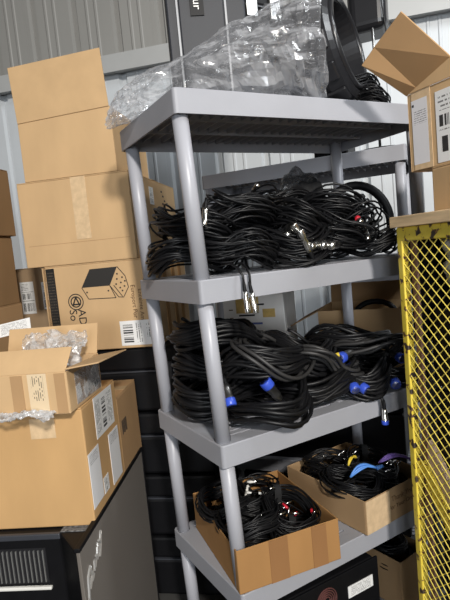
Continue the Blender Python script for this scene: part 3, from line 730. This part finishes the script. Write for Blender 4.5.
P_ = [(.10, .10, .01, 0, 'coil of black leads at the front left of the thank-you carton'), (.23, .10, .01, 1, 'coil of black leads at the front right of the thank-you carton'),
      (.10, .28, .01, 2, 'coil of black leads at the back left of the thank-you carton'), (.225, .28, .01, .4, 'coil of black leads at the back right of the thank-you carton'),
      (.12, .26, .075, 1.9, 'black lead coil heaped at the rear of the thank-you carton with tiny silver tips'), (.22, .17, .07, 1.1, 'black lead coil heaped under the purple tails'),
      (.09, .13, .07, 2.7, 'black lead coil heaped left of the blue tails')]
co5 = []
for k, (x, y, dz, rz, lab) in enumerate(P_):
    co5.append(coil(small, k + 1, Mp @ Vector((x, y, .006 + dz)), rz, lab, g5, (.12 * (k % 3 - 1), .1 * ((k + 1) % 3 - 1)), 1.0 if k < 4 else 1.1, k % 4 == 1))
for q in range(6): wconn(co5[4], RCA_W, Mp @ Vector((.12 + rng.uniform(-.06, .06), .22 + rng.uniform(-.05, .05), .15 + rng.uniform(-.01, .01))), (rng.uniform(-1, 1), -.3, rng.uniform(0, .6)))
for q in range(7): wconn(co5[5], RCA_W, Mp @ Vector((.20 + rng.uniform(-.05, .06), .09 + rng.uniform(-.03, .03), .142)), (rng.uniform(-1, 1), -.3, rng.uniform(0, .6)))
def tails(name, label, m, p0, p1, n, spread, r, seed):
    rg = np.random.RandomState(seed); p0 = np.array(p0); p1 = np.array(p1); b = MB()
    for k in range(n):
        off = rg.normal(0, spread, 3); off[2] = abs(off[2]) * .6
        s = np.linspace(0, 1, 9)[:, None]
        P = p0 + (p1 - p0) * s + off * np.sin(PI * s) + np.array([0, 0, .018]) * np.sin(PI * s)
        b.tube(P, r, 6)
    o = b.mesh(name, m, True); t = thing(name, label, 'cable', (0, 0, 0)); link('strands', o, t)
    MB().cyl(p0, p0 + (p0 - p1) * .25, r * 2.4, r * 1.6, 10).obj('sleeve', m if m is not YEL_C else RUBBER, t, smooth=True); return t
tails('cable_tails', 'bright blue cable tails bunched in the thank-you carton', BLUE_C, Mp @ Vector((.150, .075, .158)), Mp @ Vector((.050, .105, .148)), 7, .007, .0034, 1)
tails('cable_tails', 'purple cable tails bunched at the right of the thank-you carton', PURPLE, Mp @ Vector((.300, .050, .150)), Mp @ Vector((.190, .100, .155)), 7, .007, .0034, 2)
tails('cable_tails', 'yellow cable tails lying behind the blue ones in the carton', YEL_C, Mp @ Vector((.15, .165, .166)), Mp @ Vector((.09, .15, .162)), 3, .005, .003, 3)

# ------------------------------------------------------------------ bottom shelf
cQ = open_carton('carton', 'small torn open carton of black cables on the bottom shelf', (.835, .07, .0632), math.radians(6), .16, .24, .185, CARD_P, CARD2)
Mq = Matrix.Translation(cQ.location) @ Matrix.Rotation(math.radians(6), 4, 'Z')
for k, (x, y, dz, lab) in enumerate(((.08, .09, .10, 'coil of black leads in the torn carton, lower one'), (.08, .12, .15, 'coil of black leads heaped on top of the torn carton'))):
    coil(small, k, Mq @ Vector((x, y, dz)), k, lab, 'leads in the torn carton', (.1, .1 * k), .85, False)
am = thing('amplifier', 'black rack amplifier with a round fan grille on the bottom shelf', 'amplifier', (.14, .045, .0632), 0)
MB().box(0, .40, .004, .36, .006, .27).obj('case', BLACK, am, bevel=.004)
MB().box(-.015, .415, -.004, .004, .006, .268).obj('front_panel', BLACK, am, bevel=.002)
b = MB()
for r in (.040, .033, .026, .019, .012):
    b.tube([(.185 + r * math.cos(2 * PI * i / 24), -.006, .208 + r * math.sin(2 * PI * i / 24)) for i in range(24)], .0022, 5, True)
b.obj('fan_grille', mat('reddish_metal', (.14, .055, .05), .5, .3), am)
MB().box(.275, .385, -.0065, -.004, .175, .215).obj('front_label', LAB_TEXT, am)
f = MB()
for x in (.02, .34):
    for y in (.02, .30): f.box(x, x + .04, y, y + .04, 0, .007)
f.obj('feet', BLACK, am)
lo = coil(thick, 1, (.36, .24, .340), 1, 'thick black cable coil lying on the amplifier on the bottom shelf', None, (0, 0), .8, False)

# ------------------------------------------------------------------ second unit's load
def u2box(f, x, y, z): return u2(x, y, z)
cL = open_carton('carton', 'open brown carton with spread flaps on the rear unit, behind the speaker cables', u2(.86, .06, .8362), U2R, .37, .33, .262, CARD, CARD2,
                 flaps=(('left', .15, -.45, 0), ('back', .16, 1.45, 0)))
sticker(cL, 'front', (.20, -.0005, .045), .06, .07, LAB_SHIP)
MB().tube([(.14 + .09 * math.cos(a), .05, .225 + .065 * math.sin(a)) for a in np.linspace(0, PI, 12)], .012, 8).obj('strap', BLACK, None, smooth=True)
st = bpy.data.objects['strap']; st.matrix_world = Matrix.Translation(u2(.60, .06, .8362)) @ Matrix.Rotation(U2R, 4, 'Z'); st.name = 'hose_loop'; tag(st, 'black hose looping out of the flap-open carton', 'hose')
cM = carton('carton', 'white carton with yellow tape and printed lines on the rear unit', u2(.345, .02, .8362), U2R, .345, .20, .36, CARD_PALE, tape=False)
sticker(cM, 'front', (.165, -.0005, .315), .115, .085, TAPE_Y, 'yellowed_tape'); sticker(cM, 'front', (.27, -.0005, .27), .06, .04, TAPE_Y, 'yellowed_tape')
text(cM, 'front', (.19, -.002, .318), 'L', .03, INK); lines(cM, [((.20, .312), (.25, .312)), ((.12, .262), (.2, .262))], .008, INK, 'printed_lines', -.0022)
lines(cM, [((.14, .222), (.235, .222))], .009, INK_BLUE, 'printed_lines'); lines(cM, [((.14, .185), (.235, .185)), ((.165, .15), (.215, .15)), ((.07, .29), (.09, .29)), ((.07, .25), (.09, .25)), ((.07, .21), (.09, .21))], .005, INK_BROWN, 'printed_lines')
lines(cM, [((.18, .105), (.245, .105))], .022, mat('grey_ink', (.25, .25, .27), .7), 'printed_block')
cr = thing('plastic_crate', 'black open-grid plastic crate on the rear unit between the two cartons', 'crate', u2(.36, .05, .8362), U2R)
b = MB()
for k in range(13): b.box(k * .0095, k * .0095 + .003, 0, .004, 0, .10)
for z in (0, .02, .04, .06, .08, .094): b.box(0, .118, -.001, .005, z, z + .005)
b.box(0, .118, .24, .246, 0, .10); b.box(0, .003, 0, .246, 0, .10); b.box(.115, .118, 0, .246, 0, .10); b.box(0, .118, 0, .246, 0, .004)
b.obj('grid_wall', BLACK, cr)
ub = thing('equipment_case', 'wide black case added to darken the lower shelf of the rear unit', 'case', u2(.06, .03, .4002), U2R)  # black filler cases added to darken the rear unit's lower shelves
MB().box(0, .78, 0, .38, 0, .23).obj('body', BLACK, ub, bevel=.01); MB().box(0, .78, 0, .38, .234, .33).obj('lid', BLACK, ub, bevel=.01)
for x in (.15, .58): MB().box(x, x + .05, -.010, 0, .20, .27).obj('latch', CHARCOAL_D, ub, bevel=.003)
ub = thing('equipment_case', 'wide black case added to darken the bottom shelf of the rear unit', 'case', u2(.06, .03, .0632), U2R)
MB().box(0, .78, 0, .38, 0, .18).obj('body', BLACK, ub, bevel=.01); MB().box(0, .78, 0, .38, .184, .25).obj('lid', BLACK, ub, bevel=.01)
# on top of the rear unit
sp = thing('loudspeaker', 'charcoal upright loudspeaker with silver edge trims and small badge, behind the clear bag', 'speaker', (.105, .325, 1.8305), math.radians(-24))
MB().box(0, .25, .0, .13, 0, .85).obj('body', CHARCOAL_D, sp, bevel=.006)
MB().box(.040, .180, -.006, 0, .02, .83).obj('front_baffle', CHARCOAL_D, sp, bevel=.003)
for x in (.034, .186): MB().box(x - .003, x + .003, -.008, 0, 0, .84).obj('edge_trim', TRIM, sp)
bd = MB().box(.075, .118, -.010, -.006, .320, .52).obj('badge', BLACK, sp)
text(sp, 'front', (.097, -.0106, .337), 'andur', .036, WHITE, PI / 2, 'RIGHT')
sq = thing('equipment_case', 'black case beside the charcoal loudspeaker, behind the clear bag', 'case', (.402, .355, 1.8305), 0)
MB().box(0, .19, 0, .098, 0, .42).obj('body', BLACK, sq, bevel=.01); MB().box(0, .19, 0, .098, .425, .80).obj('lid', BLACK, sq, bevel=.01)
MB().box(-.003, .193, -.003, .101, .42, .425).obj('edge_trim', CHARCOAL, sq)
for x in (.02, .12): MB().box(x, x + .045, -.012, 0, .38, .46).obj('latch', SILVER_D, sq, bevel=.003)
lt = thing('stage_light', 'black rounded stage light on a silver pole behind the open carton', 'light', u2(.80, .16, 1.7722), U2R)
MB().lathe([(0, .11), (.012, .11), (.016, .02)], (0, 0, 0), (0, 0, 1), 24).obj('base', BLACK, lt, smooth=False)
MB().cyl((0, 0, .014), (0, 0, .80), .006, n=12).obj('pole', SILVER_D, lt, smooth=True)
MB().box(-.10, .06, -.02, .16, .52, .80).obj('head', BLACK_SH, lt, bevel=.035, seg=4)
ey = MB().tube([(.03, -.02, .80), (.045, -.022, .6), (.06, -.02, .45), (.07, 0, .3)], .003, 6).obj('power_lead', RUBBER, lt, smooth=True)
bx = thing('equipment_case', 'low flat black case on top of the rear unit at its right end', 'case', u2(.52, .10, 1.7722), U2R)
MB().box(0, .15, 0, .25, 0, .20).obj('body', BLACK, bx, bevel=.008); MB().box(.0, .15, 0, .25, .203, .25).obj('lid', BLACK, bx, bevel=.008)

# ------------------------------------------------------------------ top shelf of the front unit
dr = thing('plastic_drum', 'black moulded round drum with a notched rim, half inside the clear bag', 'drum', (.672, .17, 1.8305))
dax = Vector((.48, -.87, .16)).normalized(); dc = Vector((.0, -.02, .235))
MB().lathe([(-.20, .14), (-.19, .165), (-.06, .185), (-.05, .19), (.0, .185), (.012, .165), (.012, .135), (-.04, .125), (-.05, .02)], dc, dax, 40).obj('shell', BLACK_SH, dr, smooth=False)
a_ = dax.orthogonal().normalized(); b_ = dax.cross(a_)
for k in range(12):
    an = 2 * PI * k / 12; dirv = a_ * math.cos(an) + b_ * math.sin(an)
    q = Matrix((dirv, dax.cross(dirv), dax)).transposed().to_4x4(); q.translation = dc + dirv * .178
    MB().box(-.012, .016, -.030, .030, -.16, -.004, q).obj('rim_block', BLACK_SH, dr, bevel=.005)
MB().tube([dc + dax * .012 + (a_ * math.cos(2 * PI * i / 36) + b_ * math.sin(2 * PI * i / 36)) * .148 for i in range(36)], .012, 8, True).obj('rim', BLACK_SH, dr, smooth=True)
MB().box(-.10, .08, -.04, .12, 0, .05).obj('foot', BLACK, dr, bevel=.006)
gt = 'cables on the top shelf'
for k, (x, y, z, rz, tl, s, lab) in enumerate(((.815, .17, .004, .5, (0, 0), .72, 'black cable coil lying on the top shelf right of the drum'), (.80, .22, .06, 1.7, (.1, .1), .72, 'black cable coil heaped on the top shelf with small silver tips'), (.79, .33, .004, 2.2, (0, 0), .85, 'black cable coil at the rear right of the top shelf'))):
    c = coil(thin, k + 2, (x - .044, y, 1.8305 + z), rz, lab, gt, tl, s, False)
    if k == 1:
        for q in range(4): wconn(c, RCA_W, (.70 + .03 * q, .12 + .01 * q, 1.92 + .004 * q), (1, .3, .1))

# clear bag pulled over the drum, trailing off the left end of the shelf
def bag():
    st = [  # centre, half height, half depth, lowest offset
        (-.105, .345, 1.835, .020, .05), (-.085, .325, 1.865, .045, .07), (-.04, .285, 1.885, .055, .09), (.04, .245, 1.905, .068, .11), (.13, .215, 1.925, .088, .125),
        (.22, .185, 1.948, .108, .135), (.32, .155, 1.975, .135, .14), (.39, .125, 2.00, .15, .14), (.45, .11, 2.005, .165, .14), (.505, .095, 2.005, .175, .14)]
    st = np.array(st); n, m = 56, 40
    rng = np.random.RandomState(11); ks = rng.normal(size=(16, 2)) * 3; ph = rng.rand(16) * 6
    vs = []
    for i in range(n):
        t = i / (n - 1) * (len(st) - 1); k = min(int(t), len(st) - 2); f = t - k; q = st[k] * (1 - f) + st[k + 1] * f
        for j in range(m):
            a = 2 * PI * j / m
            u, v = i / n * 6, 1.0
            cr_ = 0
            for z in range(16):
                cr_ += math.sin(ks[z, 0] * u * 1.4 + round(abs(ks[z, 1]) * 1.6) * a + ph[z]) / (1 + .12 * z)
            rr = 1 + .035 * cr_ + rng.normal(0, .018)
            y = q[1] + q[4] * math.cos(a) * rr; zz = q[2] + q[3] * math.sin(a) * rr; x = q[0] + (.75 * i / n - .1) * q[4] * math.cos(a) + rng.normal(0, .003)
            floor = 1.8335 if x > -.03 else 1.76 + max(0, x + .12) * .6
            if y < .0 and x > -.05: floor = max(1.79, 1.8335 + y * .5)
            vs.append((x, y, max(zz, floor + .002 * math.sin(9 * a + i))))
    fs = [(i * m + j, i * m + (j + 1) % m, (i + 1) * m + (j + 1) % m, (i + 1) * m + j) for i in range(n - 1) for j in range(m)]
    fs.append(tuple(range(m)))
    b = MB().add(vs, fs); return b.obj('plastic_bag', FILM, smooth=False)
tag(bag(), 'large crumpled clear plastic bag trailing over the left end of the top shelf', 'bag')

# ------------------------------------------------------------------ yellow mesh cage
CD = math.radians(78); KD = Vector((math.cos(CD), math.sin(CD), 0)); KR = Vector((KD.y, -KD.x, 0))
CO = Vector((.516, -.162, 0)); CLn, CW, CH = .50, .62, 1.432
cage = thing('mesh_cage', 'yellow chipped steel mesh cage at the right edge', 'cage', CO, CD - PI / 2)   # local x right, y away; far left corner at origin
def mesh_panel(name, ln, z0, z1, mx, yl=.036, zl=.032, wd=.0029, mt=YELLOW_M):
    b = MB(); sl = zl / yl
    for s in (1, -1):
        c = z0 - ln * sl if s > 0 else z0
        end = z1 if s > 0 else z1 + ln * sl
        while c < end:
            pts = []
            for p in (0., ln): pts.append((p, c + s * sl * p))
            (pa, za), (pb, zb) = pts
            lo_, hi_ = sorted((za, zb))
            if hi_ > z0 and lo_ < z1:
                def cl(zt): return pa + (zt - za) / (zb - za) * (pb - pa)
                q = [(pa, za), (pb, zb)]
                for i in (0, 1):
                    if q[i][1] < z0: q[i] = (cl(z0), z0)
                    elif q[i][1] > z1: q[i] = (cl(z1), z1)
                d = Vector((q[1][0] - q[0][0], q[1][1] - q[0][1]))
                if d.length > .004:
                    o = .0012 * s
                    b.cyl((q[0][0], o, q[0][1]), (q[1][0], o, q[1][1]), wd / 2, n=6)
            c += zl
    o = b.obj(name, mt, cage); o.matrix_basis = mx; return o
ROTL = Matrix.Rotation(-PI / 2, 4, 'Z')                   # panel runs toward the viewer
mesh_panel('mesh_panel', CLn - .02, .06, CH - .035, Matrix.Translation((.006, -.01, 0)) @ ROTL)
for x, y in ((0, 0), (0, -CLn), (CW, 0), (CW, -CLn)):
    MB().box(x, x + .022 if x == 0 else x + .022, y - .022, y, 0, CH).obj('frame_post', YELLOW, cage, bevel=.003)
for x0, x1, y0, y1 in ((-.0005, .024, -CLn, 0), (CW, CW + .024, -CLn, 0), (0, CW, -.024, .0005), (0, CW, -CLn - .022, -CLn + .002)):
    MB().box(x0, x1, y0, y1, CH - .038, CH + .0005).obj('top_rail', YELLOW, cage, bevel=.004)
    MB().box(x0, x1, y0, y1, 0.02, .06).obj('bottom_rail', YELLOW, cage, bevel=.003)
MB().box(.026, .034, -.045, -.024, .08, CH - .04).obj('side_board', WOOD_D, cage)
MB().box(.03, CW, -.022, -.012, 1.1, CH - .04).obj('back_board', BLACK, cage)
def lbox(o, *a, Mx=None): return MB().box(*a, Mx)
mxd = Matrix.Translation((.016, -.02, .745)) @ Matrix.Rotation(math.radians(50), 4, 'X')
MB().box(0, .012, -.5, 0, -.022, .022).obj('diagonal_brace', YELLOW, cage, mx=mxd)
mxd2 = Matrix.Translation((.030, -.02, .80)) @ Matrix.Rotation(math.radians(50), 4, 'X')
MB().box(0, .02, -.5, 0, -.03, .03).obj('diagonal_board', PINKWOOD, cage, mx=mxd2)
MB().box(0.02, CW, -CLn, -.02, .06, .075).obj('cage_floor', YELLOW, cage)
def cg(x, y, z): return CO + Matrix.Rotation(CD - PI / 2, 3, 'Z') @ Vector((x, y, z))
for k, (z, h) in enumerate(((.0755, .55), (.626, .58))):
    t = thing('equipment_case', ['black case standing on the floor of the yellow cage', 'black case stacked on another inside the yellow cage'][k], 'case', cg(.055, -.47, z), CD - PI / 2)
    MB().box(0, .54, 0, .42, 0, h * .6).obj('body', BLACK, t, bevel=.01); MB().box(0, .54, 0, .42, h * .61, h).obj('lid', BLACK, t, bevel=.01)
cl = lump('plastic_sheet', FOAM, cg(.13, -.19, 1.30), (.09, .11, .105), 21, .35, 4.); tag(cl, 'crumpled whitish film on the cases inside the yellow cage', 'plastic film')
pk = thing('wood_board', 'light pine board lying on top of the yellow cage', 'board', cg(-.012, .012, CH + .001), CD - PI / 2)
MB().box(0, .66, -.54, 0, 0, .030).obj('board', WOOD, pk, bevel=.002)
kz = CH + .0315
ku = carton('carton', 'low brown carton on the pine board under the open carton', cg(.083 + .32, -.057 - .32, kz), CD - PI / 2, .32, .32, .122, CARD)
KA = math.radians(85)
ck = open_carton('carton', 'open carton with a raised flap and white labels, on top at the right', (.599 - .001, -.156, kz + .1225), KA - PI / 2, .36, .30, .215, CARD, CARD2, origin='FR')
ck.location = Vector((.599, -.156, kz + .1225)) - Matrix.Rotation(KA - PI / 2, 3, 'Z') @ Vector((0, .30, 0))
sticker(ck, 'left', (-.0004, .30 - .044, .105), .056, .175, LAB_PLAIN, 'packing_list', label='pale packing list in a clear sleeve')
sticker(ck, 'left', (-.0003, .30 - .050, .11), .066, .215, CLEAR_TAPE, 'packing_tape')
sticker(ck, 'left', (-.0004, .30 - .142, .10), .085, .185, LAB_MIX)
Mk = Matrix.Translation(ck.location) @ Matrix.Rotation(KA - PI / 2, 4, 'Z'); Mi = Mk.inverted()
def worldquad(pts, m, name, parent, Minv, th=.004):
    P = [Minv @ Vector(p) for p in pts]; n = (P[1] - P[0]).cross(P[2] - P[0]).normalized() * th
    return MB().add(P + [p + n for p in P], [(0, 1, 2, 3), (7, 6, 5, 4), (0, 4, 5, 1), (1, 5, 6, 2), (2, 6, 7, 3), (3, 7, 4, 0)]).obj(name, m, parent)
Hf = Mk @ Vector((0, .30, .215)); Hn = Mk @ Vector((0, .0, .215))
F1, F2 = Vector((.460, -.144, 1.893)), Vector((.463, -.268, 1.962)); Lh = Vector((.585, -.312, 1.850))
Hm, Fm = Hf.lerp(Lh, .24), F1.lerp(F2, .27)
worldquad([Hm, Lh, F2, Fm], CARD2, 'flap', ck, Mi)
dn = Vector((-.008, .006, -.014))
worldquad([Hf, Hm, Fm, F1 + dn], CARD2, 'flap', ck, Mi)
worldquad([Hf, Hn, Hn + Vector((0, -.02, .06)), Lh], CARD, 'flap', ck, Mi)
